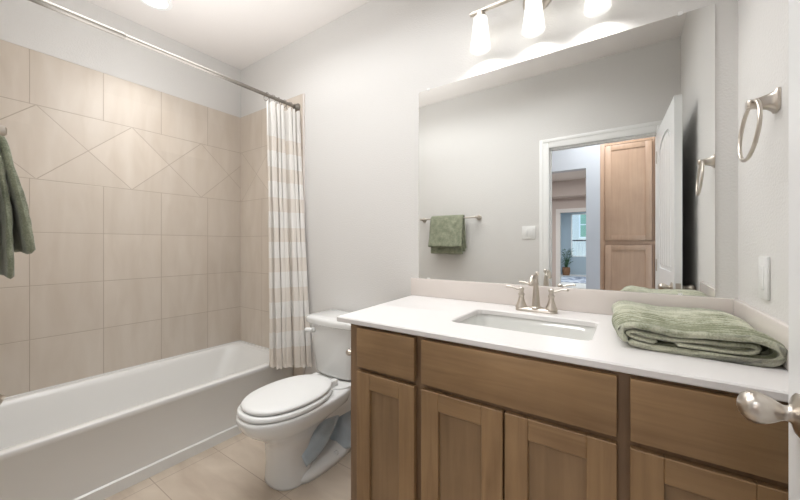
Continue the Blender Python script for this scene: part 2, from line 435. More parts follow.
# ------------------------------------------------------------------ bathroom door leaf, swung open along the right wall
DW, DT, DZ0, DZ1 = .722, .035, .012, 2.035
dr = bpy.data.objects.new('door_1', None); C.objects.link(dr); dr['kind'] = 'structure'
dr.location = (.170, .062, 0)
dang = math.radians(-3.0)      # leaf runs along +y, leaning away from the camera side
dr.rotation_euler = (0, 0, dang)
def dpart(name, b, mat, parent=None, smooth=35):
    o = finish(name, b, mat, smooth); o.parent = parent or dr; o['kind'] = 'structure'; return o
# local frame: x = thickness (0 = camera-side face), y = width
b = B()
box(b, .008, DT - .008, 0, DW, DZ0, DZ1)
st = .105
def arch_rail(b, x0, x1, z_low, z_top, rise):
    """rail whose lower edge is an arch between the stiles"""
    n = 16; ring0, ring1 = [], []
    ys = [st + (DW - 2 * st) * i / n for i in range(n + 1)]
    low = []
    for i, y in enumerate(ys):
        t = (i / n - .5) * 2; low.append((y, z_low + rise * math.sqrt(max(0, 1 - t * t * .98)) ))
    for (y, z), (y2, z2) in zip(low[:-1], low[1:]):
        vs = [b.verts.new(p) for p in ((x0, y, z), (x0, y2, z2), (x0, y2, z_top), (x0, y, z_top), (x1, y, z), (x1, y2, z2), (x1, y2, z_top), (x1, y, z_top))]
        for f in ((0, 1, 2, 3), (4, 5, 6, 7), (0, 1, 5, 4), (3, 2, 6, 7)): b.faces.new([vs[i] for i in f])
for x0, x1 in ((0, .008), (DT - .008, DT)):
    box(b, x0, x1, 0, st, DZ0, DZ1); box(b, x0, x1, DW - st, DW, DZ0, DZ1)
    box(b, x0, x1, st, DW - st, DZ0, .24); box(b, x0, x1, st, DW - st, .86, 1.04)
    arch_rail(b, x0, x1, 1.82, DZ1, .11)
    pw = (DW - 2 * st - .05) / 5
    for k in range(5):
        y0 = st + .025 + k * pw
        xa, xb = (.001, .009) if x0 == 0 else (DT - .009, DT - .001)
        tk = ((k + .5) / 5 - .5) * 2
        box(b, xa, xb, y0 + .006, y0 + pw - .006, 1.065, 1.795 + .11 * math.sqrt(1 - tk * tk * .9), bev=.002, seg=1)
        box(b, xa, xb, y0 + .006, y0 + pw - .006, .265, .835, bev=.002, seg=1)
dpart('door_leaf', b, 'door')
KZ = .955
def knob(sign, x0):
    b = B(); prof = [(0, .032), (.004, .033), (.007, .029), (.010, .016), (.014, .012), (.018, .0115), (.022, .0135), (.029, .0185), (.038, .0230), (.047, .0250), (.055, .0238), (.061, .0190), (.065, .0120), (.067, .0050), (.0675, .001)]
    rings = [circ((x0 + sign * h, DW - .065, KZ), r, 32, 'x', r * .92) for h, r in prof]
    loft(b, rings); return b
dpart('door_knob', knob(-1, 0), 'nickel', smooth=60)
dpart('door_knob', knob(1, DT), 'nickel', smooth=60)
dpart('latch_plate', bx(.006, .029, DW - .001, DW + .0015, KZ - .03, KZ + .03), 'nickel')
for z in (.25, 1.05, 1.85):
    b = B(); lathe(b, (.0, -.006, z - .045), [(0, .006), (.09, .006)], 'z', 12); box(b, -.001, .03, -.004, .0, z - .045, z + .045)
    dpart('hinge', b, 'nickel')

# ------------------------------------------------------------------ bathtub
def rrect(x0, x1, y0, y1, z, r, n=8):
    out = []
    for cx, cy, a0 in ((x1 - r, y1 - r, 0), (x0 + r, y1 - r, PI / 2), (x0 + r, y0 + r, PI), (x1 - r, y0 + r, 1.5 * PI)):
        for k in range(n + 1):
            a = a0 + PI / 2 * k / n; out.append(Vector((cx + r * math.cos(a), cy + r * math.sin(a), z)))
    return out
tub = thing('bathtub', (-2.4, .84, 0), 'long white alcove bathtub below the beige tiled wall', 'bathtub')
X0, X1, Y0, Y1 = XL + .009, -2.040, YF + .012, YB - .011
b = B()
ro = [rrect(X0, X1, Y0, Y1, 0, .004), rrect(X0, X1, Y0, Y1, .056, .004), rrect(X0, X1 - .009, Y0, Y1, .062, .004), rrect(X0, X1 - .009, Y0, Y1, .335, .004),
      rrect(X0, X1 - .002, Y0, Y1, .345, .006), rrect(X0, X1, Y0, Y1, .368, .006), rrect(X0 + .003, X1 - .002, Y0 + .003, Y1 - .003, .3735, .01), rrect(X0 + .01, X1 - .007, Y0 + .01, Y1 - .01, .3755, .015),
      rrect(X0 + .038, X1 - .046, Y0 + .05, Y1 - .06, .3745, .08), rrect(X0 + .045, X1 - .056, Y0 + .06, Y1 - .070, .369, .09),
      rrect(X0 + .058, X1 - .070, Y0 + .068, Y1 - .085, .34, .10), rrect(X0 + .078, X1 - .086, Y0 + .08, Y1 - .15, .24, .12), rrect(X0 + .105, X1 - .115, Y0 + .09, Y1 - .20, .14, .13),
      rrect(X0 + .13, X1 - .14, Y0 + .11, Y1 - .26, .085, .13), rrect(X0 + .18, X1 - .19, Y0 + .16, Y1 - .34, .065, .12)]
loft(b, ro)
part('tub_shell', b, 'tub', tub, 50)
# raised lip where the tub meets the tile
b = B(); box(b, X0, X0 + .012, Y0, Y1, .37, .384, bev=.003); box(b, X0, X1, Y1 - .012, Y1, .37, .384, bev=.003)
part('tile_flange', b, 'tub', tub)
b = B(); lathe(b, (-2.40, .30, .0655), [(0, .03), (.003, .03), (.004, .02)], 'z', 24); part('drain', b, 'chrome', tub)

sp = thing('tub_spout', (-2.4, YF + .009, .49), 'brushed nickel tub spout at the left edge above the bathtub', 'tub spout')
b = B(); tube(b, spline([(-2.4, YF + .012, .50), (-2.4, YF + .08, .50), (-2.4, YF + .15, .495), (-2.4, YF + .187, .478)], 6), [.028] * 12 + [.026] * 4 + [.022] * 3, 18)
part('spout', b, 'nickel', sp, 60)
b = B(); lathe(b, (-2.4, YF + .009, .50), [(0, .036), (.006, .036), (.01, .03)], 'y'); part('escutcheon', b, 'nickel', sp)
sh = thing('shower_fixture', (-2.4, YF + .009, 2.06), 'brushed nickel shower head and arm at the left edge over the bathtub', 'shower')
b = B(); tube(b, spline([(-2.4, YF + .009, 2.10), (-2.4, YF + .06, 2.115), (-2.4, YF + .12, 2.09)], 6), .011, 12); part('shower_arm', b, 'nickel', sh, 60)
b = B(); lathe(b, (0, 0, 0), [(0, .014), (.02, .016), (.05, .034), (.058, .035), (.062, .03)], 'y', 24)
b.transform(Matrix.Translation((-2.4, YF + .115, 2.092)) @ Matrix.Rotation(math.radians(-38), 4, 'X')); part('spray_face', b, 'nickel', sh, 60)

# ------------------------------------------------------------------ shower rod, rings, curtain
RX, RZ = -2.0, 2.203
rod = thing('shower_rod', (RX, .82, RZ), 'brushed metal shower curtain rod across the tub alcove', 'curtain rod')
b = B(); lathe(b, (RX, YF + .012, RZ), [(0, .0148), (.515, .0148), (.518, .0125)], 'y', 20); part('outer_tube', b, 'chrome', rod, 60)
b = B(); lathe(b, (RX, .56, RZ), [(0, .0118), (YB - .012 - .56, .0118)], 'y', 20); part('inner_tube', b, 'chrome', rod, 60)
for y, s in ((YB - .009, -1), (YF + .009, 1)):
    b = B(); lathe(b, (RX, y, RZ), [(0, .03), (s * .004, .031), (s * .012, .026), (s * .022, .019), (s * .03, .018)], 'y', 24); part('end_cap', b, 'chrome', rod, 60)
cur = thing('shower_curtain', (-1.98, 1.46, .38), 'white and beige striped shower curtain bunched at the end of the tub', 'curtain')
NF = 6; NS = 200; NZ = 60; ztop, zbot = 2.165, .392
def cur_pt(s, t):
    """s 0..1 across the bunch, t 0 top .. 1 bottom"""
    z = ztop + (zbot - ztop) * t
    ph = 2 * PI * (NF * (s + .035 * math.sin(2 * PI * s * 2.3 + 1)) )
    yl = 1.325 + .045 * t ** .8; yr = 1.572 - .008 * t
    y = yl + (yr - yl) * s + .010 * math.sin(2 * ph + .7) * (.5 + .5 * t)
    amp = (.025 + .006 * math.sin(7 * s + 2)) * (.75 + .35 * t)
    x = -1.990 + .122 * (s ** 1.3) * t ** 1.15 + .012 * s + amp * (2 * abs(math.cos(.5 * (ph + .8 * t * math.sin(5 * s + 2)))) ** .75 - 1)
    if t > .93 and s < .2: x = max(x, -2.028)
    x = max(x, -2.031)
    z += -.010 * math.cos(ph) * max(0, t - .9) * 10 * .6 - .012 * (1 - t) ** 14 * (1 - math.cos(ph))
    z += -.012 * s * t * (t > .98)
    y += .005 * noise.noise(Vector((s * 9, t * 5, 2)))
    return Vector((x, min(y, 1.583), z))
b = B(); rows = []
for j in range(NZ + 1):
    t = j / NZ
    rows.append([b.verts.new(cur_pt(i / NS, t)) for i in range(NS + 1)])
for j in range(NZ):
    for i in range(NS): b.faces.new((rows[j][i], rows[j][i + 1], rows[j + 1][i + 1], rows[j + 1][i]))
cp = part('curtain_cloth', b, 'curtain', cur, True)
b = B(); rr = []
for j in range(5):
    t = j / 4
    rr.append([b.verts.new(cur_pt(i / NS, 1.0) + Vector((.004 * math.sin(i * .55) * t + .006 * t, .004 * math.cos(i * .4) * t, -.022 * t + .003 * math.sin(i * .5) * t))) for i in range(NS + 1)])
for j in range(4):
    for i in range(NS): b.faces.new((rr[j][i], rr[j][i + 1], rr[j + 1][i + 1], rr[j + 1][i]))
part('ruffled_hem', b, 'curtain', cur, True)
for k in range(NF):
    y = 1.335 + .23 * k / (NF - 1)
    b = B(); torus(b, (RX, y, RZ - .012), .027, .0022, 'y', 24, 8, Matrix.Rotation(math.radians(18 * math.sin(k * 2.1)), 3, 'Z'))
    part('curtain_ring', b, 'chrome', cur, True)

# ------------------------------------------------------------------ toilet
TX = -1.433
def egg(cx, yf, yb, yc, hw, z, n=44, p=2.2, pb=2.2):
    out = []
    for i in range(n):
        a = 2 * PI * i / n; c, s = math.cos(a), math.sin(a); q = p if s < 0 else pb
        x = hw * math.copysign(abs(c) ** (2 / q), c); ry = (yc - yf) if s < 0 else (yb - yc)
        out.append(Vector((cx + x, yc + ry * math.copysign(abs(s) ** (2 / q), s), z)))
    return out
to = thing('toilet', (TX, 1.2, 0), 'white two piece toilet between the bathtub and the vanity', 'toilet')
b = B()
PX = TX - .034
loft(b, [egg(PX, 1.000, 1.195, 1.11, .117, 0, p=2.4, pb=5), egg(PX, 1.003, 1.195, 1.11, .116, .012, p=2.4, pb=5), egg(PX, 1.006, 1.195, 1.10, .106, .10, p=2.4, pb=5),
         egg(PX, .998, 1.20, 1.10, .106, .19, p=2.4, pb=4), egg(PX + .004, .980, 1.24, 1.10, .115, .225, pb=3), egg(PX + .010, .942, 1.31, 1.10, .134, .262), egg(PX + .016, .888, 1.39, 1.10, .159, .302, pb=2.6),
         egg(TX, .850, 1.45, 1.10, .174, .338, pb=3), egg(TX, .833, 1.47, 1.10, .181, .372, pb=3), egg(TX, .829, 1.47, 1.10, .183, .392, pb=3.), egg(TX, .834, 1.47, 1.10, .180, .402, pb=3), egg(TX, .86, 1.45, 1.10, .165, .405, pb=3)])
part('bowl', b, 'porcelain', to, True)
b = B()
loft(b, [egg(TX, 1.22, 1.53, 1.40, .085, .23, pb=4), egg(TX, 1.24, 1.55, 1.42, .12, .29, p=3, pb=5), egg(TX, 1.26, 1.57, 1.42, .148, .335, p=3, pb=6), egg(TX, 1.28, 1.575, 1.42, .155, .39, p=3, pb=6), egg(TX, 1.29, 1.575, 1.42, .152, .412, p=3, pb=6), egg(TX, 1.30, 1.57, 1.42, .14, .416, p=3, pb=6)])
part('tank_deck', b, 'porcelain', to, 50)
b = B()
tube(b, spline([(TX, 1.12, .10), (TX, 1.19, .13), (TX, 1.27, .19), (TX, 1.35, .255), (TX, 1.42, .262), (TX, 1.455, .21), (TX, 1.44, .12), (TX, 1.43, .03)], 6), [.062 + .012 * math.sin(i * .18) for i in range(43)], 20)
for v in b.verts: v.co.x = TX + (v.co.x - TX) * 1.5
part('trapway', b, 'trapway_blue', to, True, 'pale blue grey trapway bulge')
b = B()
loft(b, [egg(TX, 1.08, 1.50, 1.30, .112, 0, p=4, pb=2.6), egg(TX, 1.08, 1.50, 1.30, .112, .022, p=4, pb=2.6), egg(TX, 1.09, 1.49, 1.30, .105, .034, p=4, pb=2.6), egg(TX, 1.10, 1.47, 1.30, .08, .055, p=4, pb=2.6), egg(TX, 1.10, 1.45, 1.30, .05, .075, p=4, pb=2.6)])
part('foot', b, 'porcelain', to, True)
for s in (-1, 1):
    b = B(); lathe(b, (TX + s * .088, 1.33, .036), [(0, .014), (.008, .0135), (.016, .009), (.019, .001)], 'z', 18); part('bolt_cap', b, 'porcelain', to, True)
b = B()
loft(b, [egg(TX, .842, 1.315, 1.09, .174, .407), egg(TX, .836, 1.32, 1.09, .180, .412), egg(TX, .836, 1.32, 1.09, .180, .424), egg(TX, .842, 1.315, 1.09, .175, .430), egg(TX, .86, 1.30, 1.09, .15, .431)])
part('seat', b, 'plastic', to, 50)
b = B()
loft(b, [egg(TX, .866, 1.318, 1.09, .158, .432), egg(TX, .854, 1.322, 1.09, .168, .437), egg(TX, .852, 1.322, 1.09, .170, .443), egg(TX, .856, 1.322, 1.09, .167, .450), egg(TX, .868, 1.316, 1.09, .158, .455), egg(TX, .92, 1.28, 1.09, .12, .459), egg(TX, 1.0, 1.2, 1.09, .05, .460)])
part('lid', b, 'plastic', to, 50)
for s in (-1, 1):
    b = B(); box(b, TX + s * .075 - .016, TX + s * .075 + .016, 1.295, 1.345, .412, .45, bev=.006); part('hinge', b, 'plastic', to)
TT = -1.447
def tankring(hw, yf, z, bow, n=14, yb=1.585, r=.03):
    """front bows outward, back flat, corners rounded"""
    out = []
    for i in range(n + 1):
        t = -1 + 2 * i / n; y = yf + bow * t * t; x = TT + hw * t
        out.append(Vector((x, y, z)))
    a = out[0].y; pts = out
    pts[0] = Vector((TT - hw + r * .15, pts[0].y + r * .2, z)); pts[-1] = Vector((TT + hw - r * .15, pts[-1].y + r * .2, z))
    return [Vector((TT - hw, yb - .0, z)), Vector((TT - hw, a + r, z))] + pts + [Vector((TT + hw, a + r, z)), Vector((TT + hw, yb, z))]
b = B(); loft(b, [tankring(.130, 1.40, .418, .02), tankring(.145, 1.385, .428, .02), tankring(.152, 1.378, .445, .022), tankring(.194, 1.359, .722, .026)])
bmesh.ops.bevel(b, geom=[e for e in b.edges if abs((e.verts[0].co - e.verts[1].co).z) > .05 and abs(e.verts[0].co.y - 1.585) > .1 and abs(abs(e.verts[0].co.x - TT) - .17) < .05], offset=.01, segments=3, affect='EDGES')
part('tank', b, 'porcelain', to, 50)
b = B(); loft(b, [tankring(.200, 1.352, .724, .028), tankring(.210, 1.343, .729, .03), tankring(.212, 1.340, .752, .03), tankring(.207, 1.345, .764, .03), tankring(.19, 1.36, .769, .028)])
part('tank_lid', b, 'porcelain', to, 50)
b = B(); lathe(b, (TT - .122, 1.372, .690), [(0, .014), (-.012, .014), (-.016, .01)], 'y', 18)
tube(b, spline([(TT - .122, 1.352, .690), (TT - .142, 1.345, .690), (TT - .172, 1.350, .682)], 6), [.011] * 7 + [.013] * 6, 12, flat=1.1)
part('flush_lever', b, 'plastic', to, 60, 'white flush lever')

# ------------------------------------------------------------------ vanity cabinet
VX0, VX1, VY, VZ = -.895, .300, .965, .897
va = thing('vanity_cabinet', ((VX0 + VX1) / 2, 1.28, 0), 'long brown stained wood vanity cabinet with drawers over panelled doors', 'cabinet')
b = B()
box(b, VX0, VX0 + .018, VY + .02, YB - .001, 0, VZ, bev=.001); box(b, VX1 - .018, VX1, VY + .02, YB - .001, 0, VZ)
box(b, VX0 + .018, VX1 - .018, VY + .02, YB - .001, .10, .118); box(b, VX0 + .018, VX1 - .018, YB - .012, YB - .001, .118, VZ)
box(b, VX0 + .018, VX1 - .018, VY + .07, VY + .085, 0, .10)
part('carcass', b, 'wood_v', va)
b = B()
for x0, x1 in ((VX0, -.835), (-.605, -.552), (-.036, .014), (.262, VX1)): box(b, x0, x1, VY, VY + .02, .10, VZ, bev=.001)
for x0, x1 in ((-.835, -.605), (-.552, -.036), (.014, .262)):
    box(b, x0, x1, VY, VY + .02, .876, VZ); box(b, x0, x1, VY, VY + .02, .715, .755); box(b, x0, x1, VY, VY + .02, .10, .14)
box(b, -.315, -.275, VY + .001, VY + .02, .14, .715)
part('face_frame', b, 'wood_f_shaded', va)
def slab(x0, x1, z0, z1):
    b = B(); box(b, x0, x1, .945, VY - .001, z0, z1, bev=.003, seg=2); return b
for nm, x0, x1 in (('drawer', -.848, -.592), ('false_front', -.565, -.024), ('drawer', .002, .272)):
    part(nm, slab(x0, x1, .742, .8875), 'wood_h', va)
def shaker(x0, x1, z0, z1):
    fw = .063
    b = B()
    box(b, x0, x0 + fw, .945, VY - .001, z0, z1, bev=.0018, seg=1); box(b, x1 - fw, x1, .945, VY - .001, z0, z1, bev=.0018, seg=1)
    d = part('door', b, 'wood_v', va)
    for za, zb in ((z1 - .058, z1), (z0, z0 + .058)):
        b = B(); box(b, x0 + fw, x1 - fw, .945, VY - .001, za, zb, bev=.0018, seg=1)
        part('rail', b, 'wood_h', d)
    b = bx(x0 + fw - .003, x1 - fw + .003, .9555, VY - .001, z0 + .055, z1 - .055); part('panel', b, 'wood_p', d)
for x0, x1 in ((-.848, -.592), (-.565, -.2965), (-.2905, -.024), (.002, .272)): shaker(x0, x1, .118, .7255)

# toilet paper holder on the cabinet's left side
tp = thing('toilet_paper_holder', (VX0, 1.05, .74), 'brushed nickel toilet paper holder on the left side of the vanity', 'paper holder')
b = B(); lathe(b, (VX0, 1.05, .742), [(.001, .02), (-.006, .02), (-.012, .012), (-.05, .008), (-.075, .008), (-.082, .0135), (-.092, .0145), (-.099, .010), (-.101, .001)], 'x', 20); part('post', b, 'nickel', tp, 60)
b = B(); tube(b, [(VX0 - .085, 1.052, .742), (VX0 - .085, 1.20, .742)], .006, 12); part('arm', b, 'nickel', tp, 60)

# ------------------------------------------------------------------ countertop with sink
CT = .918; CB = .8975
ct = thing('vanity_countertop', (-.34, 1.27, CB), 'white countertop with an undermount rectangular sink on the wooden vanity', 'countertop')
outer = [(-.953, .946), (XR - .0005, .946), (XR - .0005, YB - .0005), (-1.014, YB - .0005)]
SC = Vector((-.320, 1.27, 0)); SHX, SHY = .228, .150
def ray_poly(a):
    d = Vector((math.cos(a), math.sin(a), 0)); best = 1e9
    for i in range(4):
        p, q = Vector((*outer[i], 0)), Vector((*outer[(i + 1) % 4], 0)); e = q - p
        den = d.x * e.y - d.y * e.x
        if abs(den) < 1e-9: continue
        w_ = p - SC; t = (w_.x * e.y - w_.y * e.x) / den; s = (w_.x * d.y - w_.y * d.x) / den
        if t > 0 and -1e-6 <= s <= 1 + 1e-6: best = min(best, t)
    return SC + d * best
def ray_rr(a, hx, hy, r):
    """ray onto a rounded rectangle"""
    d = Vector((math.cos(a), math.sin(a), 0)); c, s = abs(d.x), abs(d.y)
    t = min(hx / c if c > 1e-6 else 1e9, hy / s if s > 1e-6 else 1e9)
    x, y = c * t, s * t
    if x > hx - r and y > hy - r:
        ox, oy = hx - r, hy - r; bq = c * ox + s * oy; cq = ox * ox + oy * oy - r * r; t = bq + math.sqrt(max(0, bq * bq - cq))
    return SC + d * t
angs = sorted(set([2 * PI * i / 96 for i in range(96)] + [math.atan2(y - SC.y, x - SC.x) % (2 * PI) for x, y in outer]))
def zed(v, z): return Vector((v.x, v.y, z))
b = B()
inn = [ray_rr(a, SHX, SHY, .03) for a in angs]; inn2 = [ray_rr(a, SHX + .004, SHY + .004, .032) for a in angs]; out_ = [ray_poly(a) for a in angs]
def inset(v, k): 
    return Vector((min(max(v.x, -.953 - (v.y - .946) * .084 + k), XR - .0005), max(v.y, .946 + k), 0))
loft(b, [[zed(v, CB) for v in inn], [zed(v, CT - .004) for v in inn], [zed(v, CT) for v in inn2], [zed(inset(v, .004), CT) for v in out_], [zed(v, CT - .004) for v in out_], [zed(v, CB + .003) for v in out_], [zed(inset(v, .003), CB) for v in out_], [zed(v, CB) for v in inn]], False, False)
bmesh.ops.remove_doubles(b, verts=b.verts, dist=1e-5)
part('slab', b, 'counter', ct, 30)
b = bx(-1.012, XR - .0005, YB - .020, YB - .0005, CT, 1.0155, bev=.003); part('backsplash', b, 'splash', ct)
b = bx(XR - .016, XR - .0005, .952, YB - .0205, CT, 1.0155, bev=.003); part('side_splash', b, 'splash', ct)
b = B()
def sring(g, z, r): return [zed(ray_rr(a, SHX + g, SHY + g, r), z) for a in angs]
loft(b, [sring(.02, CB - .0005, .04), sring(.006, CB - .0005, .035), sring(.004, CB - .004, .035), sring(0, CB - .03, .04), sring(-.012, CB - .08, .05), sring(-.025, CB - .115, .055), sring(-.05, CB - .130, .06), sring(-.13, CB - .136, .01)], False, True)
sk = part('sink_basin', b, 'basin', ct, True)
b = B(); lathe(b, (-.32, 1.30, CB - .1358), [(0, .024), (.003, .024), (.004, .016), (.003, .012)], 'z', 24); part('drain', b, 'nickel', sk, 50)

# ------------------------------------------------------------------ faucet
FX, FY = -.325, 1.490
fa = thing('faucet', (FX, FY, CT), 'brushed nickel two handle faucet behind the sink', 'faucet')
b = B()
loft(b, [rrect(FX - .083, FX + .083, FY - .026, FY + .026, CT, .024), rrect(FX - .083, FX + .083, FY - .026, FY + .026, CT + .008, .024), rrect(FX - .078, FX + .078, FY - .021, FY + .021, CT + .014, .02), rrect(FX - .070, FX + .070, FY - .016, FY + .016, CT + .017, .015)])
part('base_plate', b, 'nickel', fa, 50)
b = B()
P = spline([(FX, FY, CT + .012), (FX, FY, CT + .05), (FX, FY, CT + .095), (FX, FY - .003, CT + .128), (FX, FY - .022, CT + .150), (FX, FY - .055, CT + .151), (FX, FY - .082, CT + .134), (FX, FY - .090, CT + .118)], 7)
R = []
for i in range(len(P)):
    t = i / (len(P) - 1)
    R.append(.0185 - .0105 * min(1, t * 2.0) ** .8 + .0015 * max(0, t - .6))
tube(b, P, R, 20)
lathe(b, (FX, FY, CT + .012), [(0, .025), (.006, .025), (.010, .0215)], 'z', 24)
part('spout', b, 'nickel', fa, 60)
b = B(); lathe(b, (FX, FY + .021, CT + .012), [(0, .0028), (.138, .0028), (.140, .0065), (.148, .0075), (.154, .005), (.156, .001)], 'z', 14); part('lift_rod', b, 'nickel', fa, 60)
for s in (-1, 1):
    hx = FX + s * .060
    b = B(); lathe(b, (hx, FY, CT + .012), [(0, .0245), (.006, .0245), (.012, .0205), (.025, .0155), (.04, .0115), (.050, .0095), (.054, .0130), (.060, .0130), (.064, .009), (.072, .0085), (.078, .012), (.084, .011), (.088, .006), (.089, .001)], 'z', 24)
    h = part('handle', b, 'nickel', fa, 50)
    b = B(); tube(b, spline([(hx, FY, CT + .090), (hx + s * .016, FY - .001, CT + .090), (hx + s * .036, FY - .003, CT + .097), (hx + s * .056, FY - .004, CT + .099), (hx + s * .066, FY - .004, CT + .097)], 6), [.0065] * 8 + [.0055] * 9 + [.006] * 6 + [.005, .002], 12, flat=.75)
    part('lever', b, 'nickel', h, 60)

# ------------------------------------------------------------------ folded towel on the counter
tw = thing('folded_towel', (.14, 1.33, CT), 'folded sage green ribbed bath towel lying on the right end of the countertop', 'towel')
def ribbon(path, th, y0, y1, ny=150, seed=0, taper=0.0, fat=None):
    """thick cloth strip following a path in x-z, extruded along y; closed outline with rounded ends"""
    P = spline([(x, 0, z) for x, z in path], 9); n = len(P)
    L, Rr = [], []
    for i, p in enumerate(P):
        t = (P[min(i + 1, n - 1)] - P[max(i - 1, 0)]).normalized(); nn = Vector((-t.z, 0, t.x)); L.append(p + nn * th / 2); Rr.append(p - nn * th / 2)
    t0 = (P[0] - P[1]).normalized() * th * .5; t1 = (P[-1] - P[-2]).normalized() * th * .5
    prof = L + [P[-1] + t1] + list(reversed(Rr)) + [P[0] + t0]
    b = B(); rings = []
    for j in range(ny + 1):
        t = j / ny; y = y0 + (y1 - y0) * t
        e = min(1, min(t, 1 - t) * 40 / 1.6); sh = .80 + .20 * math.sqrt(min(1, e)) + .30 * math.sin(y * 230 + 3 * noise.noise(Vector((y * 9, seed, 0))))
        ring = []
        m_ = Vector((sum(q.x for q in prof), 0, sum(q.z for q in prof))) / len(prof)
        for k, q in enumerate(prof):
            cpt = P[min(k, n - 1)] if k < n else P[max(0, min(n - 1, 2 * n - k))]
            v = cpt + (q - cpt) * sh
            x, z = v.x, v.z
            nz = noise.noise(Vector((x * 9, y * 8, seed))) * .007 + noise.noise(Vector((x * 30, y * 26, seed + 5))) * .0025
            yy = y + (.012 * noise.noise(Vector((x * 7, seed * 3.1, z * 30))) if t < .5 else 0)
            lift = nz * min(1, max(0, (z - .012)) / .03)
            x2 = x + .012 * noise.noise(Vector((y * 6, seed, 1.5))) * 1.0
            x2 = x2 + SK(t, x, z)
            z2 = max(z + lift, .0015) * (1 - taper * t)
            ring.append(Vector((x2, yy, CT + z2)))
        rings.append(ring)
    loft(b, rings); return b
def SK(t, x, z): return -.018 * t * (1 - x / .3) - .014 + .010 * max(0, x) / .28
part('outer_fold', ribbon([(-.002, .022), (-.012, .038), (-.006, .055), (.020, .066), (.065, .062), (.115, .054), (.17, .057), (.22, .062), (.258, .058), (.280, .045), (.282, .027), (.264, .012), (.21, .009), (.15, .009), (.08, .010), (.04, .012), (.01, .018)], .017, 1.105, 1.555, seed=1, taper=.12), 'towel', tw, True)
part('inner_fold', ribbon([(.115, .0260), (.15, .0245), (.20, .0240), (.240, .0270), (.252, .0350), (.238, .0425), (.20, .0410), (.15, .0390), (.10, .0375), (.06, .0430), (.025, .0470), (.010, .0400), (.025, .0310), (.065, .0260)], .014, 1.112, 1.54, seed=3, taper=.12), 'towel', tw, True)

# ------------------------------------------------------------------ mirror
mi = thing('wall_mirror', (-.358, 1.597, 1.0155), 'large frameless rectangular mirror above the vanity backsplash', 'mirror')
part('mirror_glass', bx(-.967, .250, 1.5945, 1.5985, 1.016, 2.049, bev=.0008, seg=1), 'mirror', mi, 0)
for x, z in ((-.905, 2.049), (.155, 2.049), (-.905, 1.018), (.155, 1.018)):
    s = 1 if z > 1.5 else -1
    part('mirror_clip', bx(x - .008, x + .008, 1.590, 1.5985, z - .006, z + .008, bev=.0025) if s > 0 else bx(x - .006, x + .006, 1.591, 1.5985, z - .0025, z + .004, bev=.001), 'clip', mi)

# ------------------------------------------------------------------ vanity light
LX, LY, LZ = -.343, 1.525, 2.306
vl = thing('vanity_light', (LX, YB, LZ), 'three lamp brushed nickel vanity light with frosted glass shades above the mirror', 'wall light')
b = B(); lathe(b, (LX, YB - .0005, LZ + .005), [(0, .062), (-.006, .063), (-.016, .056), (-.022, .045), (-.024, .01)], 'y', 36); part('back_plate', b, 'nickel', vl, 50)
b = B(); tube(b, [(LX, YB - .02, LZ + .005), (LX, LY, LZ + .005)], .011, 14); part('arm', b, 'nickel', vl, 60)
b = B(); box(b, LX - .292, LX + .292, LY - .009, LY + .009, LZ - .003, LZ + .014, bev=.003); part('bar', b, 'nickel', vl)
for k in (-1, 0, 1):
    x = LX + .240 * k
    b = B(); lathe(b, (x, LY, LZ - .001), [(0, .012), (-.008, .013), (-.010, .024), (-.030, .026), (-.032, .02)], 'z', 24); cup = part('socket', b, 'nickel', vl, 50)
    b = B(); lathe(b, (x, LY, LZ - .026), [(0, .022), (-.004, .0315), (-.06, .0365), (-.12, .0435), (-.152, .0475), (-.154, .0465), (-.12, .0415), (-.06, .0345), (-.008, .0295), (-.004, .02)], 'z', 36, caps=False)
    part('glass_shade', b, 'shade', vl, True)
    b = B(); lathe(b, (x, LY, LZ - .045), [(0, .012), (-.015, .013), (-.03, .018), (-.045, .0195), (-.06, .015), (-.068, .001)], 'z', 20); part('light_bulb', b, 'bulb', vl, True)
    point('vanity_lamp', (x, LY, LZ - .150), .05, (1, .985, .965), .022)
    l = bpy.data.lights.new('vanity_lamp_beam', 'SPOT'); l.energy = 1.5; l.color = (1, .985, .965); l.spot_size = math.radians(150); l.spot_blend = .7; l.shadow_soft_size = .02
    o = bpy.data.objects.new('vanity_lamp_beam', l); C.objects.link(o); o.location = (x, LY, LZ - .168)   # light leaving the open bottom of the shade

# recessed downlight over the tub
dl = thing('recessed_downlight', (-2.41, .84, ZC), 'round recessed downlight in the ceiling over the bathtub', 'ceiling light')
b = B(); lathe(b, (-2.41, .84, ZC), [(0, .092), (-.005, .091), (-.010, .074), (-.008, .067), (0, .065)], 'z', 40, caps=False); part('trim_ring', b, 'trim', dl, 50)
b = B(); lathe(b, (-2.41, .84, ZC - .001), [(0, .068), (-.004, .067)], 'z', 40); part('lens', b, 'lens', dl, 0)

# ------------------------------------------------------------------ towel ring on the right wall
tr = thing('towel_ring', (XR, 1.25, 1.568), 'brushed nickel towel ring on the right wall beside the mirror', 'towel ring')
ry, rz = 1.228, 1.563
b = B(); loft(b, [rrect(-.024, .024, -.030, .030, z, r) if False else [Vector((XR - h, ry + p.x, rz + p.y)) for p in rrect(-wd, wd, -ht, ht, 0, rr_)] for h, wd, ht, rr_ in ((.0005, .023, .029, .012), (.006, .023, .029, .012), (.009, .019, .024, .012), (.018, .0155, .018, .010), (.032, .0125, .014, .008), (.044, .0105, .0115, .007), (.047, .0105, .0115, .007), (.052, .0125, .0125, .008), (.057, .009, .009, .006))])
part('post', b, 'nickel', tr, 50)
b = B(); torus(b, (XR - .051, ry, rz - .068), .074, .0047, 'x', 56, 12, Matrix.Rotation(math.radians(1.5), 3, 'Z') @ Matrix.Rotation(math.radians(5), 3, 'Y')); part('ring', b, 'nickel', tr, True)

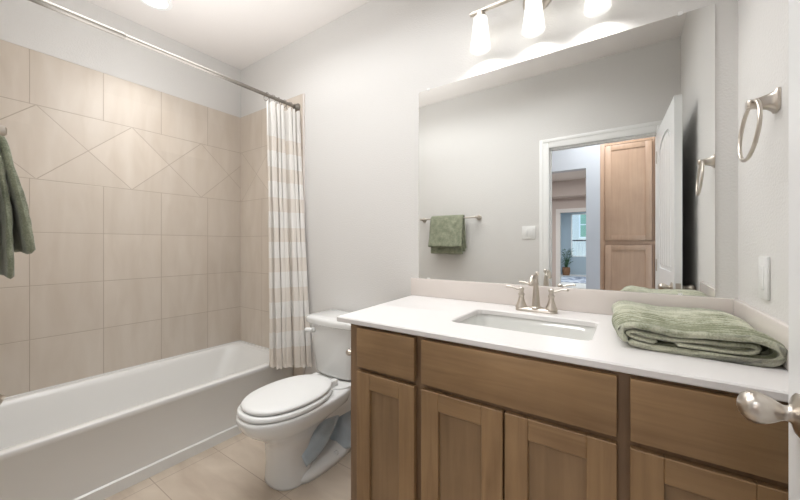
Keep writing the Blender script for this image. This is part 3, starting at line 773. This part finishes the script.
# ------------------------------------------------------------------ switches
def switch_plate(name, x, y, z, w_, n, axis, label):
    t = thing(name, (x, y, z - .057), label, 'light switch')
    def loc(u0, u1, d0, d1, z0, z1, bev):
        if axis == 'x': return bx(x - d1, x - d0, y + u0, y + u1, z + z0, z + z1, bev=bev)
        return bx(x + u0, x + u1, y + d0, y + d1, z + z0, z + z1, bev=bev)
    part('cover_plate', loc(-w_ / 2, w_ / 2, .0004, .007, -.058, .058, .002), 'plastic', t)
    for k in range(n):
        c = (k - (n - 1) / 2) * .046
        part('rocker', loc(c - .0165, c + .0165, .006, .0095, -.033, .033, .0015), 'plastic', t)
switch_plate('rocker_switch', XR, 1.317, 1.110, .07, 1, 'x', 'white rocker switch on the right wall above the folded towel')
switch_plate('double_rocker_switch', -.748, YF, 1.312, .116, 2, 'y', 'white double rocker switch beside the doorway, seen in the mirror')

# ------------------------------------------------------------------ towel bar and towel on the front wall
BZ, BY = 1.468, YF + .066
tb = thing('towel_bar', (-1.52, YF, BZ), 'brushed nickel towel bar seen in the mirror holding the olive towel', 'towel bar')
for x in (-1.835, -1.215):
    b = B(); lathe(b, (x, YF + .0005, BZ), [(0, .026), (.006, .026), (.012, .018), (.03, .011), (.052, .0095), (.056, .012), (.076, .012), (.079, .008)], 'y', 22); part('post', b, 'nickel', tb, 50)
b = B(); tube(b, [(-1.835, BY, BZ), (-1.215, BY, BZ)], .0075, 14); part('rail', b, 'nickel', tb, 60)
ht = thing('hanging_towel', (-1.525, BY, 1.13), 'olive green towel over the towel bar, in the mirror and at the left edge', 'towel')
def drape(x0, x1, prof, th, seed, flare):
    """prof: (y,z) path over the bar; strip of thickness th, spanning x0..x1"""
    P = spline([(0, y, z) for y, z in prof], 8); n = len(P); L, Rr = [], []
    for i, p in enumerate(P):
        t = (P[min(i + 1, n - 1)] - P[max(i - 1, 0)]).normalized(); nn = Vector((0, -t.z, t.y)); L.append(p + nn * th / 2); Rr.append(p - nn * th / 2)
    prf = L + [P[-1] + (P[-1] - P[-2]).normalized() * th / 2] + list(reversed(Rr)) + [P[0] + (P[0] - P[1]).normalized() * th / 2]
    ctr = P + [P[-1]] + list(reversed(P)) + [P[0]]
    b = B(); rings = []; NX = 36
    for j in range(NX + 1):
        t = j / NX; x = x0 + (x1 - x0) * t; e = min(1, min(t, 1 - t) * NX / 1.6); sh = .55 + .45 * math.sqrt(e); ring = []
        for c, q in zip(ctr, prf):
            v = c + (q - c) * sh; k = max(0, (BZ - v.z) / .35)
            xx = x + flare * (t - .5) * k + .010 * noise.noise(Vector((v.z * 6, seed, t * 2)))
            yy = v.y + (.010 * noise.noise(Vector((x * 12, v.z * 5, seed))) + .004 * noise.noise(Vector((x * 40, v.z * 30, seed)))) * min(1, k * 3)
            zz = v.z + .008 * noise.noise(Vector((x * 8, seed, 4))) * k
            ring.append(Vector((xx, max(yy, YF + .008), zz)))
        rings.append(ring)
    loft(b, rings); return b
part('outer_layer', drape(-1.705, -1.345, [(YF + .030, 1.17), (YF + .038, 1.30), (YF + .050, 1.42), (BY - .012, 1.482), (BY + .006, 1.490), (BY + .022, 1.468), (BY + .040, 1.38), (BY + .057, 1.28), (BY + .074, 1.185)], .019, 2, .02), 'towel_dark', ht, True)
part('inner_layer', drape(-1.690, -1.352, [(BY - .030, 1.14), (BY - .022, 1.30), (BY - .016, 1.44), (BY - .002, 1.474), (BY + .012, 1.44), (BY + .030, 1.30), (BY + .040, 1.115)], .014, 7, .01), 'towel_dark', ht, True)

# ------------------------------------------------------------------ beyond the doorway (seen in the mirror)
struct('floor_hall', bx(-4.0, 2.2, -12.1, -.075, -.1, 0), 'floor_light')
struct('ceiling_hall', bx(-4.0, 2.2, -12.1, -.075, ZC, ZC + .1), 'ceiling')
struct('wall_hall_side', bx(2.1, 2.2, -12.1, -.075, 0, ZC), 'hallwall')
struct('wall_hall_end', bx(-4.0, -3.9, -12.1, -.075, 0, ZC), 'roomwall')
HY = -1.05
b = B(); box(b, -.396, -.262, HY - .45, HY, 0, ZC); box(b, -2.2, -.396, HY - .12, HY, 2.057, ZC); box(b, .50, 2.1, HY - .12, HY, 0, ZC); box(b, -3.9, -2.2, HY - .12, HY, 0, ZC)
struct('wall_hall', b, 'hallwall')
RY = -5.9
b = B(); box(b, -3.9, -1.42, RY - .12, RY, 0, ZC); box(b, -.40, 2.1, RY - .12, RY, 0, ZC); box(b, -1.42, -.40, RY - .12, RY, 2.0, ZC)
struct('wall_living_room', b, 'roomwall')
struct('trim_5', bx(-3.9, 2.1, RY, RY + .45, 2.35, ZC), 'roomwall')
b = B(); box(b, -1.51, -1.42, RY, RY + .015, 0, 2.09); box(b, -.40, -.31, RY, RY + .015, 0, 2.09); box(b, -1.42, -.40, RY, RY + .015, 2.0, 2.09); box(b, -1.43, -1.415, RY - .12, RY, 0, 2.0)
struct('trim_6', b, 'trim')
struct('wall_sunroom_side', bx(-2.5, -2.4, -12, RY - .12, 0, ZC), 'bluewall')
WY = -12.0
b = B(); box(b, -2.4, -1.96, WY - .12, WY, 0, ZC); box(b, -1.96, 0.2, WY - .12, WY, 0, .72); box(b, -1.96, .2, WY - .12, WY, 2.46, ZC); box(b, .2, 2.1, WY - .12, WY, 0, ZC)
struct('wall_sunroom', b, 'bluewall')
b = B()
for x in (-1.96, -.90, .16): box(b, x, x + .04, WY - .08, WY - .03, .72, 2.46)
box(b, -1.96, .2, WY - .08, WY - .03, .72, .76); box(b, -1.96, .2, WY - .08, WY - .03, 2.42, 2.46)
wf = struct('window_1', b, 'trim')
pn = struct('window_pane', bx(-1.93, .17, WY - .058, WY - .052, .75, 2.43), 'glass', wf)

# linen cabinet across the hall
lc = thing('linen_cabinet', (.1, HY - .2, 0), 'tall light brown linen cabinet across the hall, seen in the mirror', 'cabinet')
b = B(); box(b, -.262, .50, HY - .44, HY - .02, 0, 2.45); part('carcass', b, 'linen', lc)
b = B()
for x0, x1 in ((-.262, -.218), (.196, .211), (.455, .50)): box(b, x0, x1, HY - .02, HY, 0, 2.45, bev=.001)
for z0, z1 in ((0, .10), (1.205, 1.24), (2.27, 2.45)): box(b, -.218, .196, HY - .02, HY, z0, z1); box(b, .211, .455, HY - .02, HY, z0, z1)
part('face_frame', b, 'linen', lc)
for x0, x1 in ((-.214, .192), (.215, .451)):
    for z0, z1 in ((1.245, 2.262), (.105, 1.200)):
        b = B(); f = .055
        box(b, x0, x0 + f, HY - .001, HY + .018, z0, z1, bev=.001); box(b, x1 - f, x1, HY - .001, HY + .018, z0, z1, bev=.001)
        box(b, x0 + f, x1 - f, HY - .001, HY + .018, z1 - f, z1, bev=.001); box(b, x0 + f, x1 - f, HY - .001, HY + .018, z0, z0 + f, bev=.001)
        d = part('door', b, 'linen', lc)
        part('panel', bx(x0 + f - .002, x1 - f + .002, HY - .001, HY + .008, z0 + f - .002, z1 - f + .002), 'linen', d)

# potted plant in a basket, rug
pp = thing('potted_plant', (-2.06, -11.45, 0), 'leafy green plant in a woven basket, seen far through the doorway', 'plant')
b = B(); lathe(b, (-2.06, -11.45, 0), [(0, .12), (.15, .15), (.30, .14), (.31, .135), (.30, .125), (.26, .125)], 'z', 24); part('basket', b, 'basket', pp, 60)
b = B(); lathe(b, (-2.06, -11.45, .262), [(0, .12), (.004, .118)], 'z', 20); part('soil', b, 'soil', pp)
b = B()
for k in range(70):
    a = random.random() * 2 * PI; r = random.uniform(.03, .2); h = random.uniform(.45, 1.1); c = Vector((-2.06 + r * math.cos(a), -11.45 + r * math.sin(a), .27 + (h - .27) * .9))
    base = Vector((-2.06 + .03 * math.cos(a), -11.45 + .03 * math.sin(a), .266))
    if k % 3 == 0: tube(b, [base, (base + c) / 2 + Vector((0, 0, .05)), c], .005, 5)
    d = Vector((math.cos(a), math.sin(a), random.uniform(-.2, .6))).normalized(); s = d.cross(Vector((0, 0, 1))).normalized() * .03; L_ = random.uniform(.1, .17)
    v = [b.verts.new(p) for p in (c, c + d * L_ * .45 + s, c + d * L_, c + d * L_ * .45 - s, c + d * L_ * .45 + Vector((0, 0, .012)))]
    b.faces.new((v[0], v[1], v[4])); b.faces.new((v[1], v[2], v[4])); b.faces.new((v[2], v[3], v[4])); b.faces.new((v[3], v[0], v[4]))
part('foliage', b, 'leaf', pp, 0)
single('area_rug', bx(-2.05, -.6, -10.9, -8.6, 0, .012, bev=.003), 'rug', 'blue and grey patterned rug on the pale floor beyond the doorway', 'rug')

# outside: balcony rail and a neighbouring house
br = thing('balcony_railing', (-.9, -13.2, .4), 'white balcony railing with dark top rail outside the far window', 'railing')
b = bx(-2.9, 1.0, -13.23, -13.17, 1.36, 1.42); part('top_rail', b, 'rail', br)
b = bx(-2.9, 1.0, -13.22, -13.18, .42, .48); part('bottom_rail', b, 'trim', br)
for k in range(18): part('baluster', bx(-2.6 + k * .13, -2.565 + k * .13, -13.22, -13.18, .48, 1.36), 'trim', br)
nh = thing('neighbouring_house', (-1.5, -17, -3), 'pale sided neighbouring house with a green tinted window, outside the far window', 'house')
part('wall', bx(-6, 4, -19, -17, -3, 6), 'siding', nh)
wdw = part('window', bx(-2.22, -1.12, -17, -16.95, 1.55, 3.0), 'trim', nh)
b = B(); box(b, -2.14, -1.70, -16.95, -16.94, 1.63, 2.25); box(b, -2.14, -1.70, -16.95, -16.94, 2.3, 2.92); box(b, -1.64, -1.20, -16.95, -16.94, 1.63, 2.25); box(b, -1.64, -1.20, -16.95, -16.94, 2.3, 2.92)
part('pane', b, 'green', wdw)
